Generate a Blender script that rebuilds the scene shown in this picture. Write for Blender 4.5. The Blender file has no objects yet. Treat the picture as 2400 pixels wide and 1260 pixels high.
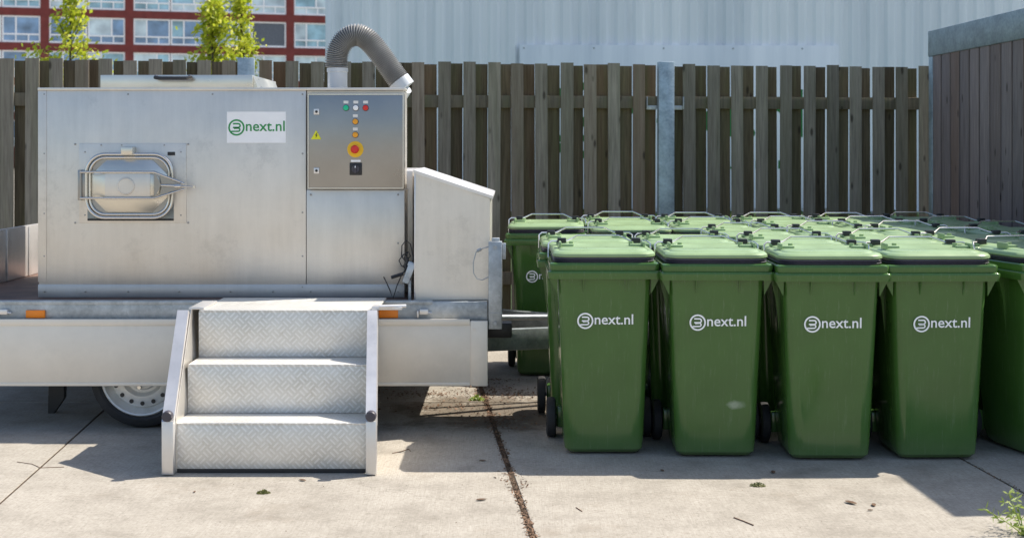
import bpy, bmesh, math, random
from mathutils import Vector, Matrix
random.seed(7)
SC = bpy.context.scene
R = math.radians
# ------------------------------------------------------------------ camera
F, HY, CH = 3150.0, 348.0, 1.59          # focal length (px of 2400), horizon row, eye height
cam = bpy.data.cameras.new('camera'); co = bpy.data.objects.new('camera', cam)
SC.collection.objects.link(co); SC.camera = co
co.location = (0, 0, CH); co.rotation_euler = (R(90), 0, 0)
cam.sensor_width = 36; cam.lens = F / 2400 * 36
cam.shift_y = -(630 - HY) / 2400
cam.clip_end = 3000; cam.clip_start = .05
cam.dof.use_dof = True; cam.dof.focus_distance = 7.4; cam.dof.aperture_fstop = 4.0
# ------------------------------------------------------------------ sky and sun
SUNV = Vector((.74, .30, 1.0)).normalized()
w = bpy.data.worlds.new('World'); SC.world = w; w.use_nodes = True
nt = w.node_tree; bg = nt.nodes['Background']
sky = nt.nodes.new('ShaderNodeTexSky'); sky.sky_type = 'NISHITA'; sky.sun_disc = False
sky.sun_elevation = math.asin(SUNV.z); sky.sun_rotation = math.atan2(SUNV.x, SUNV.y)
sky.air_density = 1.0; sky.dust_density = 1.5; sky.ozone_density = 1.0
nt.links.new(sky.outputs[0], bg.inputs[0]); bg.inputs[1].default_value = .115
sun = bpy.data.lights.new('sun', 'SUN'); so = bpy.data.objects.new('sun', sun)
SC.collection.objects.link(so); sun.energy = 4.4; sun.angle = R(.5); sun.color = (1, .93, .82)
so.rotation_euler = SUNV.to_track_quat('Z', 'Y').to_euler(); so.location = (10, 5, 20)
SC.view_settings.view_transform = 'Standard'; SC.view_settings.look = 'None'
SC.view_settings.exposure = .80; SC.view_settings.gamma = 1
# ------------------------------------------------------------------ helpers
def P(px, py, D): return Vector(((px - 1200) * D / F, D, CH - (py - HY) * D / F))
def X(px, D): return (px - 1200) * D / F
def Z(py, D): return CH - (py - HY) * D / F

class MB:
    def __init__(s): s.v = []; s.f = []; s.sm = []; s.mi = []
    def add(s, vs, fs, smooth=False, mi=0):
        n = len(s.v); s.v += [tuple(v) for v in vs]
        for f in fs: s.f.append([n + i for i in f]); s.sm.append(smooth); s.mi.append(mi)
        return s
    def box(s, x0, x1, y0, y1, z0, z1, b=0.0, M=None, mi=0):
        x0, x1 = min(x0, x1), max(x0, x1); y0, y1 = min(y0, y1), max(y0, y1); z0, z1 = min(z0, z1), max(z0, z1)
        if b <= 0:
            vs = [(x, y, z) for z in (z0, z1) for x, y in ((x0, y0), (x1, y0), (x1, y1), (x0, y1))]
            fs = [(3, 2, 1, 0), (4, 5, 6, 7), (0, 1, 5, 4), (1, 2, 6, 5), (2, 3, 7, 6), (3, 0, 4, 7)]
        else:
            bm = bmesh.new(); bmesh.ops.create_cube(bm, size=1)
            for v in bm.verts:
                v.co = ((x0 + x1) / 2 + v.co.x * (x1 - x0), (y0 + y1) / 2 + v.co.y * (y1 - y0), (z0 + z1) / 2 + v.co.z * (z1 - z0))
            b = min(b, .45 * min(x1 - x0, y1 - y0, z1 - z0))
            bmesh.ops.bevel(bm, geom=bm.edges[:], offset=b, segments=2, affect='EDGES', profile=.5)
            bm.verts.index_update()
            vs = [v.co.copy() for v in bm.verts]; fs = [[v.index for v in f.verts] for f in bm.faces]; bm.free()
        if M: vs = [M @ Vector(v) for v in vs]
        return s.add(vs, fs, False, mi)
    def tube(s, pts, r, n=10, caps=True, closed=False, mi=0, smooth=True):
        pts = [Vector(p) for p in pts]; m = len(pts); rs = r if isinstance(r, (list, tuple)) else [r] * m
        vs = []; t0 = None
        for i, p in enumerate(pts):
            a = pts[i - 1] if (i > 0 or closed) else p; b = pts[(i + 1) % m] if (i < m - 1 or closed) else p
            t = (b - a).normalized()
            if t0 is None:
                up = Vector((0, 0, 1)) if abs(t.z) < .9 else Vector((1, 0, 0)); nrm = t.cross(up).normalized()
            else:
                nrm = (nrm - t * nrm.dot(t)).normalized()
            t0 = t; bi = t.cross(nrm)
            for k in range(n):
                an = 2 * math.pi * k / n; vs.append(p + (nrm * math.cos(an) + bi * math.sin(an)) * rs[i])
        fs = []
        for i in range(m if closed else m - 1):
            j = (i + 1) % m
            for k in range(n): fs.append((i * n + k, i * n + (k + 1) % n, j * n + (k + 1) % n, j * n + k))
        s.add(vs, fs, smooth, mi)
        if caps and not closed:
            b = len(s.v) - m * n
            s.f.append([b + k for k in range(n)][::-1]); s.sm.append(False); s.mi.append(mi)
            s.f.append([b + (m - 1) * n + k for k in range(n)]); s.sm.append(False); s.mi.append(mi)
        return s
    def cyl(s, a, b, r, n=20, r2=None, mi=0): return s.tube([a, b], [r, r if r2 is None else r2], n, mi=mi)
    def lathe(s, c, ax, prof, n=32, mi=0):      # prof: (radius, along)
        ax = Vector(ax).normalized(); u = ax.cross(Vector((0, 0, 1)) if abs(ax.z) < .9 else Vector((1, 0, 0))).normalized(); v = ax.cross(u); c = Vector(c)
        vs = []
        for r, h in prof:
            for k in range(n):
                a = 2 * math.pi * k / n; vs.append(c + ax * h + (u * math.cos(a) + v * math.sin(a)) * r)
        fs = [(i * n + k, i * n + (k + 1) % n, (i + 1) * n + (k + 1) % n, (i + 1) * n + k) for i in range(len(prof) - 1) for k in range(n)]
        s.add(vs, fs, True, mi)
        return s
    def loft(s, rings, smooth=True, cap0=True, cap1=True, mi=0):
        n = len(rings[0]); vs = [p for r in rings for p in r]
        fs = [(i * n + k, i * n + (k + 1) % n, (i + 1) * n + (k + 1) % n, (i + 1) * n + k) for i in range(len(rings) - 1) for k in range(n)]
        s.add(vs, fs, smooth, mi); b = len(s.v) - len(vs)
        if cap0: s.f.append([b + k for k in range(n)][::-1]); s.sm.append(False); s.mi.append(mi)
        if cap1: s.f.append([b + len(vs) - n + k for k in range(n)]); s.sm.append(False); s.mi.append(mi)
        return s
    def prism(s, poly, d, M=None, mi=0):        # poly: 3d points (planar), d: extrude vector
        n = len(poly); d = Vector(d); vs = [Vector(p) for p in poly] + [Vector(p) + d for p in poly]
        if M: vs = [M @ v for v in vs]
        fs = [list(range(n))[::-1], list(range(n, 2 * n))] + [(i, (i + 1) % n, n + (i + 1) % n, n + i) for i in range(n)]
        return s.add(vs, fs, False, mi)
    def build(s, name, mat, parent=None, loc=None, fix=True):
        me = bpy.data.meshes.new(name); me.from_pydata(s.v, [], s.f)
        me.polygons.foreach_set('use_smooth', s.sm); me.polygons.foreach_set('material_index', s.mi)
        for m in (mat if isinstance(mat, (list, tuple)) else [mat]): me.materials.append(m)
        if fix:
            bm = bmesh.new(); bm.from_mesh(me); bmesh.ops.recalc_face_normals(bm, faces=bm.faces[:]); bm.to_mesh(me); bm.free()
        me.set_sharp_from_angle(angle=R(35))
        o = bpy.data.objects.new(name, me); SC.collection.objects.link(o)
        if parent: o.parent = parent
        if loc: o.location = loc
        return o
def tag(o, label=None, cat=None, group=None, kind=None):
    if label: o['label'] = label
    if cat: o['category'] = cat
    if group: o['group'] = group
    if kind: o['kind'] = kind
    return o
def empty(name, loc=(0, 0, 0), rz=0, label=None, cat=None, group=None):
    o = bpy.data.objects.new(name, None); SC.collection.objects.link(o); o.location = loc; o.rotation_euler = (0, 0, rz)
    o.empty_display_size = .1
    return tag(o, label, cat, group)
def copy_tree(o, parent=None):
    c = o.copy(); SC.collection.objects.link(c); c.parent = parent
    for ch in list(o.children): copy_tree(ch, c)
    return c
def rrect(w, y0, y1, r, z, n=5, inset=0.0):
    """rounded rectangle ring in plan; front (low y) side may be slightly recessed between its corners"""
    pts = []
    hw = w / 2
    for cx, cy, a0 in ((hw - r, y0 + r, -90), (hw - r, y1 - r, 0), (-hw + r, y1 - r, 90), (-hw + r, y0 + r, 180)):
        for k in range(n + 1):
            a = R(a0 + 90 * k / n); pts.append((cx + r * math.cos(a), cy + r * math.sin(a), z))
    q = hw - r - .012
    pts += [(-q, y0, z), (-q + .012, y0 + inset, z), (0, y0 + inset * 1.15, z), (q - .012, y0 + inset, z), (q, y0, z)]
    return pts
def rrect_xz(cx, cz, w, h, r, y, n=8):
    pts = []
    for sx, sz, a0 in ((1, 1, 0), (-1, 1, 90), (-1, -1, 180), (1, -1, 270)):
        for k in range(n + 1):
            a = R(a0 + 90 * k / n); pts.append((cx + sx * (w / 2 - r) + r * math.cos(a), y, cz + sz * (h / 2 - r) + r * math.sin(a)))
    return pts
# ------------------------------------------------------------------ materials
class NG:
    def __init__(s, name):
        s.m = bpy.data.materials.new(name); s.m.use_nodes = True; s.t = s.m.node_tree; s.b = s.t.nodes['Principled BSDF']
        s.tc = s.t.nodes.new('ShaderNodeTexCoord')
    def n(s, typ, ins=None, **kw):
        nd = s.t.nodes.new(typ)
        for k, v in kw.items(): setattr(nd, k, v)
        for k, v in (ins or {}).items():
            if isinstance(v, bpy.types.NodeSocket): s.t.links.new(v, nd.inputs[k])
            else: nd.inputs[k].default_value = v
        return nd
    def set(s, k, v):
        if isinstance(v, bpy.types.NodeSocket): s.t.links.new(v, s.b.inputs[k])
        else: s.b.inputs[k].default_value = v
    def map(s, scale=(1, 1, 1), rot=(0, 0, 0), src='Object'):
        return s.n('ShaderNodeMapping', {'Vector': s.tc.outputs[src], 'Scale': scale, 'Rotation': rot}).outputs[0]
    def noise(s, scale=5, detail=4, vec=None, rough=.55):
        return s.n('ShaderNodeTexNoise', {'Vector': vec or s.tc.outputs['Object'], 'Scale': scale, 'Detail': detail, 'Roughness': rough}).outputs['Fac']
    def ramp(s, fac, stops):
        r = s.n('ShaderNodeValToRGB', {'Fac': fac}); e = r.color_ramp.elements
        while len(e) < len(stops): e.new(.5)
        for i, (p, c) in enumerate(stops):
            e[i].position = p; e[i].color = (c, c, c, 1) if isinstance(c, (int, float)) else (*c, 1)
        return r.outputs[0]
    def mix(s, fac, a, b, mode='MIX'):
        nd = s.n('ShaderNodeMix', data_type='RGBA', blend_type=mode)
        for i, v in ((0, fac), (6, a), (7, b)):
            if isinstance(v, bpy.types.NodeSocket): s.t.links.new(v, nd.inputs[i])
            else: nd.inputs[i].default_value = v if i == 0 else (*v, 1) if len(v) == 3 else v
        return nd.outputs[2]
    def math(s, op, a, b=0.0, c=0.0):
        nd = s.n('ShaderNodeMath', operation=op)
        for i, v in enumerate((a, b, c)):
            if isinstance(v, bpy.types.NodeSocket): s.t.links.new(v, nd.inputs[i])
            else: nd.inputs[i].default_value = v
        return nd.outputs[0]
    def bump(s, h, strength=.2, dist=.01):
        nd = s.n('ShaderNodeBump', {'Height': h, 'Strength': strength, 'Distance': dist}); s.set('Normal', nd.outputs[0])
def plain(name, col, rough=.5, metal=0.0, spec=.5, var=.12, scale=8):
    g = NG(name); n = g.noise(scale, 5)
    d = tuple(c * (1 - var * 1.6) for c in col); l = tuple(min(1, c * (1 + var)) for c in col)
    g.set('Base Color', g.ramp(n, [(.3, d), (.7, l)])); g.set('Roughness', rough); g.set('Metallic', metal)
    g.set('Specular IOR Level', spec); return g.m

def m_concrete():
    g = NG('concrete')
    big = g.noise(.55, 6); mid = g.noise(4, 8, rough=.7); fine = g.noise(90, 4, rough=.7)
    broom = g.noise(10, 4, g.map((22, .55, 1), (0, 0, R(5))), .7)
    c = g.ramp(mid, [(.28, (.20, .178, .146)), (.5, (.345, .315, .268)), (.78, (.47, .432, .375))])
    c = g.mix(g.ramp(big, [(.35, 0.0), (.7, .5)]), c, (.50, .465, .41))
    c = g.mix(g.ramp(broom, [(.35, .0), (.75, .6)]), c, (.23, .205, .17))
    gr = g.noise(55, 3, rough=.8); c = g.mix(g.ramp(gr, [(.50, 0.0), (.68, .5)]), c, (.17, .15, .125)); c = g.mix(g.ramp(gr, [(.30, .4), (.42, 0.0)]), c, (.52, .48, .42))
    st = g.noise(1.4, 10, rough=.75)
    c = g.mix(g.ramp(st, [(.56, 0.0), (.7, .6)]), c, (.24, .20, .155))
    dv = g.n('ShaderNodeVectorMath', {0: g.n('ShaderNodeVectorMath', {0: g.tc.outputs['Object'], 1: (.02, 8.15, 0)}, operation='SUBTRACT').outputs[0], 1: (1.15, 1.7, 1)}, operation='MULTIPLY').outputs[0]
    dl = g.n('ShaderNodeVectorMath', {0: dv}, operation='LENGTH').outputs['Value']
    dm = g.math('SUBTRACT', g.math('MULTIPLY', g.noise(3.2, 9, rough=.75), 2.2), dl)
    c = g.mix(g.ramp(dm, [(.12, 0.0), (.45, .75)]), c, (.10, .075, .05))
    el = g.noise(17, 6, rough=.75)
    c = g.mix(g.ramp(el, [(.60, 0.0), (.66, .5)]), c, (.19, .165, .13))
    sp = g.n('ShaderNodeTexVoronoi', {'Vector': g.tc.outputs['Object'], 'Scale': 26.0}, feature='F1').outputs['Distance']
    c = g.mix(g.ramp(sp, [(.07, .55), (.12, 0.0)]), c, (.2, .17, .14))
    vv = g.n('ShaderNodeVectorMath', {0: g.tc.outputs['Object'], 1: g.n('ShaderNodeTexNoise', {'Vector': g.tc.outputs['Object'], 'Scale': 2.5, 'Detail': 5.0}).outputs['Color']}, operation='ADD').outputs[0]
    cr = g.n('ShaderNodeTexVoronoi', {'Vector': vv, 'Scale': .45}, feature='DISTANCE_TO_EDGE').outputs['Distance']
    c = g.mix(g.math('MULTIPLY', g.ramp(cr, [(.0015, .6), (.004, 0.0)]), g.ramp(big, [(.5, 0.0), (.6, 1.0)])), c, (.10, .085, .065))
    g.set('Base Color', c); g.set('Roughness', .9); g.set('Specular IOR Level', .25)
    h = g.math('ADD', g.math('MULTIPLY', broom, .8), g.math('MULTIPLY', fine, .5)); g.bump(h, .35, .004)
    return g.m
def m_alu(name, base=(.62, .61, .60), rough=.42, metal=.85, streak=(1, 1, 12), stain=.5, bump=.25):
    g = NG(name)
    a = g.noise(2.2, 7, rough=.65); b = g.noise(6, 5, g.map(streak), .6); s = g.noise(3.5, 12, rough=.8)
    c = g.ramp(a, [(.3, tuple(x * .86 for x in base)), (.7, tuple(min(1, x * 1.06) for x in base))])
    c = g.mix(g.ramp(s, [(.60, 0.0), (.74, stain)]), c, tuple(x * .62 for x in base))
    vs_ = g.noise(3.2, 6, g.map((5, 5, .5)), .75)
    c = g.mix(g.ramp(vs_, [(.40, 0.0), (.70, .30 if bump > .1 else 0.0)]), c, tuple(min(1, x * 1.22) for x in base))  # pale vertical streaks in the colour, imitating reflected light
    sm_ = g.noise(1.9, 9, g.map((1, 1, 1), (.4, .5, .2)), .8)
    c = g.mix(g.ramp(sm_, [(.56, 0.0), (.63, stain * .7)]), c, tuple(x * .7 for x in base))
    g.set('Base Color', c); g.set('Metallic', metal)
    g.set('Roughness', g.n('ShaderNodeMapRange', {'Value': g.math('ADD', a, g.math('MULTIPLY', b, .5)), 'From Min': .4, 'From Max': 1.1, 'To Min': rough - .08, 'To Max': rough + .12}).outputs[0])
    g.bump(g.math('ADD', g.math('MULTIPLY', g.noise(1.6, 2), 3.0), g.math('MULTIPLY', b, .15)), bump, .004)
    return g.m
def m_galv(name='galvanised_steel', base=(.42, .45, .47)):
    g = NG(name)
    v = g.n('ShaderNodeTexVoronoi', {'Vector': g.tc.outputs['Object'], 'Scale': 55.0}).outputs['Color']
    n = g.noise(7, 6, rough=.7)
    c = g.ramp(n, [(.3, tuple(x * .7 for x in base)), (.7, tuple(x * 1.25 for x in base))])
    c = g.mix(.5, c, g.ramp(g.n('ShaderNodeSeparateColor', {0: v}).outputs[0], [(0, .35), (1, .65)]), 'SOFT_LIGHT')
    g.set('Base Color', c); g.set('Metallic', .6); g.set('Roughness', .5); g.bump(n, .15, .003); return g.m
def m_tread():
    g = NG('diamond_plate')
    sx = g.n('ShaderNodeSeparateXYZ', {'Vector': g.tc.outputs['Object']}).outputs
    wv = g.math('ADD', sx[1], sx[2]); c = 1 / .044
    u = g.math('MULTIPLY', g.math('ADD', sx[0], wv), .7071 * c); v = g.math('MULTIPLY', g.math('SUBTRACT', sx[0], wv), .7071 * c)
    ch = g.math('MODULO', g.math('ADD', g.math('FLOOR', u), g.math('ADD', g.math('FLOOR', v), 400.0)), 2.0)
    ch = g.math('GREATER_THAN', ch, .5)
    def bars(a, b):
        s = g.math('ABSOLUTE', g.math('SUBTRACT', g.math('FRACT', g.math('MULTIPLY', a, 2.0)), .5))
        s = g.math('LESS_THAN', s, .2)
        e = g.math('LESS_THAN', g.math('ABSOLUTE', g.math('SUBTRACT', g.math('FRACT', b), .5)), .4)
        return g.math('MULTIPLY', s, e)
    h = g.math('ADD', g.math('MULTIPLY', bars(u, v), ch), g.math('MULTIPLY', bars(v, u), g.math('SUBTRACT', 1.0, ch)))
    n = g.noise(3, 7, rough=.7)
    base = g.ramp(n, [(.3, (.60, .575, .52)), (.7, (.78, .755, .70))])
    dirt = g.noise(7, 8, rough=.75)
    base = g.mix(g.ramp(dirt, [(.52, 0.0), (.75, .45)]), base, (.42, .37, .29))
    col = g.mix(g.math('MULTIPLY', h, .7), base, (.90, .88, .84))
    g.set('Base Color', col); g.set('Metallic', .4); g.set('Roughness', .4)
    g.bump(h, .7, .003); return g.m
def m_wood(name, dark, light, zscale=1.2, green=.0, rough=.85):
    g = NG(name)
    isl = g.n('ShaderNodeNewGeometry').outputs['Random Per Island']
    off = g.n('ShaderNodeCombineXYZ', {'X': g.math('MULTIPLY', isl, 37.0), 'Y': 0.0, 'Z': g.math('MULTIPLY', isl, 11.0)}).outputs[0]
    v = g.n('ShaderNodeVectorMath', {0: g.map((22, 22, zscale)), 1: off}, operation='ADD').outputs[0]
    grain = g.noise(2.2, 8, v, .65); blot = g.noise(.55, 4, v, .5)
    c = g.ramp(grain, [(.25, dark), (.75, light)])
    tone = g.ramp(isl, [(0.0, .62), (.25, 1.12), (.5, .80), (.75, 1.2), (1.0, .7)])
    c = g.mix(1.0, c, tone, 'MULTIPLY')
    hue = g.math('FRACT', g.math('MULTIPLY', isl, 7.31))
    c = g.mix(g.ramp(hue, [(.80, 0.0), (.97, .45)]), c, (.20, .11, .06))
    if green: c = g.mix(g.ramp(blot, [(.45, 0.0), (.75, green)]), c, (.10, .115, .05))
    k = g.n('ShaderNodeTexVoronoi', {'Vector': g.n('ShaderNodeVectorMath', {0: g.map((9, 9, 3.2)), 1: off}, operation='ADD').outputs[0], 'Scale': 1.0}).outputs['Distance']
    c = g.mix(g.ramp(k, [(.07, .8), (.15, 0.0)]), c, (.035, .028, .02))
    g.set('Base Color', c); g.set('Roughness', rough); g.set('Specular IOR Level', .25); g.bump(grain, .4, .004); return g.m
def m_plastic(name, col, rough=.33, glint=None):
    g = NG(name)
    n = g.noise(4, 6, rough=.6); s = g.noise(14, 10, rough=.8)
    oi = g.n('ShaderNodeObjectInfo').outputs['Random']
    c = g.ramp(n, [(.3, tuple(x * .9 for x in col)), (.7, tuple(x * 1.1 for x in col))])
    c = g.mix(g.ramp(s, [(.62, 0.0), (.8, .25)]), c, (.22, .22, .15))
    sc = g.noise(9, 8, g.map((9, 9, .5), (0, .25, 0)), .8); c = g.mix(g.ramp(sc, [(.56, 0.0), (.70, .24)]), c, (.30, .34, .24))
    dust = g.n('ShaderNodeSeparateXYZ', {'Vector': g.tc.outputs['Object']}).outputs[2]
    c = g.mix(g.math('MULTIPLY', g.ramp(dust, [(.0, 1.0), (.16, 0.0)]), g.math('MULTIPLY', s, .35)), c, (.25, .22, .17))
    if glint:  # pale patch painted into the colour, imitating a reflection
        dd = g.n('ShaderNodeVectorMath', {0: g.n('ShaderNodeVectorMath', {0: g.tc.outputs['Object'], 1: glint}, operation='SUBTRACT').outputs[0], 1: (16, 2, 38)}, operation='MULTIPLY').outputs[0]
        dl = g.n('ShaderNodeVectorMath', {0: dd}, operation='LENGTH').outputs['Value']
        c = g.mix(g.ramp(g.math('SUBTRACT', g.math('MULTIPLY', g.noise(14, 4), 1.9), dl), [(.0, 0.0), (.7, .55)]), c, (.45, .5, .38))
    g.set('Base Color', c)
    g.set('Roughness', g.n('ShaderNodeMapRange', {'Value': n, 'From Min': .3, 'From Max': .7, 'To Min': rough - .06, 'To Max': rough + .1}).outputs[0])
    g.set('Specular IOR Level', .5); g.bump(g.math('ADD', g.noise(2.5, 2), g.math('MULTIPLY', g.noise(220, 2), .04)), .18, .008)
    return g.m
def m_leaf(name, c1, c2, trans=.45):
    g = NG(name)
    isl = g.n('ShaderNodeNewGeometry').outputs['Random Per Island']
    c = g.ramp(isl, [(0, c1), (1, c2)])
    g.set('Base Color', c); g.set('Roughness', .55)
    tr = g.n('ShaderNodeBsdfTranslucent', {'Color': g.mix(.5, c, (.45, .6, .05))})
    mx = g.n('ShaderNodeMixShader', {0: trans, 1: g.b.outputs[0], 2: tr.outputs[0]})
    g.t.links.new(mx.outputs[0], g.t.nodes['Material Output'].inputs[0]); return g.m

M = {}
M['concrete'] = m_concrete()
M['soil'] = plain('joint_soil', (.065, .042, .024), .95, scale=30, var=.4)
M['alu'] = m_alu('brushed_aluminium', (.70, .665, .61), .40, .78)
M['alu_base'] = m_alu('darker_aluminium', (.48, .48, .49), .42, .75)  # darker, cooler aluminium tone for the machine's foot strip
M['alu_side'] = m_alu('anodised_aluminium', (.80, .74, .65), .48, .4, (.4, 1, 9), .2, bump=.09)
M['alu_white'] = m_alu('pale_aluminium', (.74, .72, .70), .38, .7)
M['steel'] = m_alu('stainless_steel', (.34, .335, .325), .30, 1.0, (1, 1, 1), .1, bump=.02)
M['steel_bright'] = m_alu('polished_steel', (.72, .70, .66), .22, 1.0, (1, 1, 1), .1, bump=.03)
M['steel_door'] = m_alu('satin_steel', (.74, .70, .61), .30, .9, (1, 1, 6), .1, bump=.05)
M['galv'] = m_galv(); M['galv_blue'] = m_galv('galvanised_post', (.36, .44, .48))
M['galv_dark'] = m_galv('galvanised_dull', (.27, .30, .30))
M['tread'] = m_tread()
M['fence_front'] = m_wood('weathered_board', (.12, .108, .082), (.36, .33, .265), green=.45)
M['fence_back'] = m_wood('weathered_board_shaded', (.068, .054, .034), (.20, .165, .105), green=.55)  # rear boards made darker, their shade put into the colour
M['rail'] = m_wood('weathered_rail', (.08, .07, .05), (.18, .16, .115), green=.6)
M['shed_wood'] = m_wood('dark_cladding', (.13, .105, .098), (.28, .23, .215))
M['ply'] = plain('brown_plywood', (.13, .075, .055), .6, scale=6, var=.3)
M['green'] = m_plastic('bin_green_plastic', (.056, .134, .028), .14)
M['lid'] = m_plastic('lid_green_glare', (.26, .37, .185), .30)  # lid green paled, sun glare put into the colour
M['green_glint'] = m_plastic('bin_green_plastic_glint', (.056, .134, .028), .14, (.095, -.02, .275))  # bin green with a pale reflection painted on, second bin only
M['seal'] = plain('dark_rubber_seal', (.06, .055, .07), .45)
M['black'] = plain('black_plastic', (.02, .02, .022), .45)
M['rubber'] = plain('tyre_rubber', (.028, .028, .03), .75, var=.3)
M['rimsil'] = plain('silver_wheel_paint', (.80, .79, .76), .35, .2)
M['grey_hub'] = plain('grey_plastic', (.18, .18, .18), .5)
M['white'] = plain('white_paint', (.92, .92, .92), .5, var=.03)
M['white_logo'] = plain('white_print', (.93, .95, .93), .5, var=.03)
M['green_logo'] = plain('green_print', (.02, .28, .07), .5, var=.03)
M['sign_green'] = plain('green_sign_print', (.01, .17, .035), .5, var=.03)
M['orange'] = plain('orange_reflector', (.95, .25, .01), .3, var=.1)
M['yellow'] = plain('yellow_plastic', (.85, .50, .01), .4, var=.05)
M['yellow_sticker'] = plain('yellow_print', (.80, .78, .02), .5, var=.05)
M['red'] = plain('red_plastic', (.70, .03, .02), .35, var=.05)
M['amber'] = plain('amber_button', (.90, .38, .02), .35, var=.05)
M['button_green'] = plain('green_button', (.01, .55, .28), .35, var=.05)
M['hose'] = plain('grey_ribbed_hose', (.24, .24, .235), .38, var=.2)
M['pvc'] = plain('pale_grey_pipe', (.52, .55, .58), .35, var=.05)
M['brick'] = plain('red_brick', (.20, .042, .035), .85, scale=1.5, var=.15)
M['pane_a'] = plain('blue_glass', (.20, .33, .52), .12, var=.4, scale=.6, spec=1.0)
M['pane_b'] = plain('pale_curtain_glass', (.62, .74, .82), .15, var=.3, scale=.6, spec=1.0)
M['pane_c'] = plain('teal_glass', (.32, .54, .64), .12, var=.4, scale=.6, spec=1.0)
M['blind'] = plain('grey_blind', (.13, .145, .17), .7)
def m_clad():
    g = NG('pale_metal_cladding')
    a = g.noise(1.0, 5, g.map((1.6, 1, .06)), .65); b = g.noise(6, 5, g.map((1, 1, .12)), .7)
    c = g.ramp(a, [(.35, (.72, .76, .80)), (.62, (.90, .92, .94))]); c = g.mix(g.ramp(b, [(.55, 0.0), (.75, .25)]), c, (.5, .54, .58))
    g.set('Base Color', c); g.set('Roughness', .5); return g.m
M['clad'] = m_clad()
M['leaf'] = m_leaf('spring_leaf', (.30, .36, .02), (.70, .66, .06))
M['leaf2'] = m_leaf('weed_leaf', (.13, .22, .03), (.36, .42, .08), .3)
M['bark'] = plain('bark', (.10, .08, .06), .9, scale=20, var=.3)
M['hedge'] = m_leaf('hedge_leaf', (.015, .05, .012), (.04, .11, .02), .2)
M['grass'] = plain('lawn_green', (.05, .09, .025), .95, scale=3, var=.4)
M['dry'] = plain('dry_leaf_brown', (.16, .09, .05), .8, var=.4)
M['moss'] = m_leaf('moss_green', (.06, .07, .015), (.16, .15, .04), .1)

# ------------------------------------------------------------------ ground
g = MB(); g.add([(-900, -900, -.03), (900, -900, -.03), (900, 1500, -.03), (-900, 1500, -.03)], [(0, 1, 2, 3)])
tag(g.build('soil_ground', M['soil']), kind='structure')
g = MB(); g.add([(-900, 12.6, -.012), (900, 12.6, -.012), (900, 1500, -.012), (-900, 1500, -.012)], [(0, 1, 2, 3)])
tag(g.build('grass', M['grass']), kind='structure')
g = MB(); g.add([(-200, 26, -.008), (200, 26, -.008), (200, 107, -.008), (-200, 107, -.008)], [(0, 1, 2, 3)])
tag(g.build('bounce_pavement', M['concrete']), kind='structure')  # pale sheet added to bounce light up onto the apartment front
yard = MB(); JS = -.085
def slab(x0, x1, d0, d1):
    gp = .006; g0 = .014 if abs(x0 - .044) < .01 else gp; g1 = .014 if abs(x1 - .044) < .01 else gp
    q = [(x0 + JS * (d0 - 6) + g0, d0 + gp), (x1 + JS * (d0 - 6) - g1, d0 + gp), (x1 + JS * (d1 - 6) - g1, d1 - gp), (x0 + JS * (d1 - 6) + g0, d1 - gp)]
    b = .002
    inn = [(q[0][0] + b, q[0][1] + b), (q[1][0] - b, q[1][1] + b), (q[2][0] - b, q[2][1] - b), (q[3][0] + b, q[3][1] - b)]
    vs = [(x, y, -.05) for x, y in q] + [(x, y, -.003) for x, y in q] + [(x, y, 0) for x, y in inn]
    yard.add(vs, [(4, 5, 1, 0), (5, 6, 2, 1), (6, 7, 3, 2), (7, 4, 0, 3), (8, 9, 5, 4), (9, 10, 6, 5), (10, 11, 7, 6), (11, 8, 4, 7), (8, 9, 10, 11)])
for i in range(-9, 9):
    for d0, d1 in ((-16.4, -11.4), (-11.4, -6.5), (-6.5, -1.55), (-1.55, 3.45), (3.45, 8.43), (8.43, 12.7)):
        slab(.044 + 2.34 * i, .044 + 2.34 * (i + 1), d0, d1)
tag(yard.build('concrete_yard', M['concrete']), kind='structure')
g = MB(); g.add([(-22, -16, -.004), (22, -16, -.004), (22, 12.62, -.004), (-22, 12.62, -.004)], [(0, 1, 2, 3)])
tag(g.build('joint_soil', M['soil']), kind='structure')
g = MB(); g.add([(-300, -400, -.008), (300, -400, -.008), (300, -16.42, -.008), (-300, -16.42, -.008)], [(0, 1, 2, 3)])
tag(g.build('reflected_ground', M['concrete']), kind='structure')  # unseen pale ground added behind the camera for the metal to reflect

# ------------------------------------------------------------------ logo builder
def text_mesh(txt, width, offset=.01):
    cu = bpy.data.curves.new('txt', 'FONT'); cu.body = txt; cu.size = 1; cu.offset = offset; cu.resolution_u = 3
    o = bpy.data.objects.new('txt', cu); SC.collection.objects.link(o); bpy.context.view_layer.update()
    me = bpy.data.meshes.new_from_object(o.evaluated_get(bpy.context.evaluated_depsgraph_get()))
    vs = [v.co.copy() for v in me.vertices]; fs = [list(p.vertices) for p in me.polygons]
    bpy.data.objects.remove(o); bpy.data.curves.remove(cu); bpy.data.meshes.remove(me)
    x0 = min(v.x for v in vs); x1 = max(v.x for v in vs); k = width / (x1 - x0)
    return [((v.x - x0) * k, v.y * k) for v in vs], fs
TXT = text_mesh('next.nl', 1.0)
def stroke(mb, pts, wd, f):
    L = []; Rr = []
    for i, p in enumerate(pts):
        a = pts[max(0, i - 1)]; b = pts[min(len(pts) - 1, i + 1)]
        dx, dz = b[0] - a[0], b[1] - a[1]; l = math.hypot(dx, dz) or 1; nx, nz = -dz / l * wd / 2, dx / l * wd / 2
        L.append((p[0] + nx, p[1] + nz)); Rr.append((p[0] - nx, p[1] - nz))
    n = len(pts); mb.add([f(*q) for q in L + Rr], [(i, i + 1, n + i + 1, n + i) for i in range(n - 1)])
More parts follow.
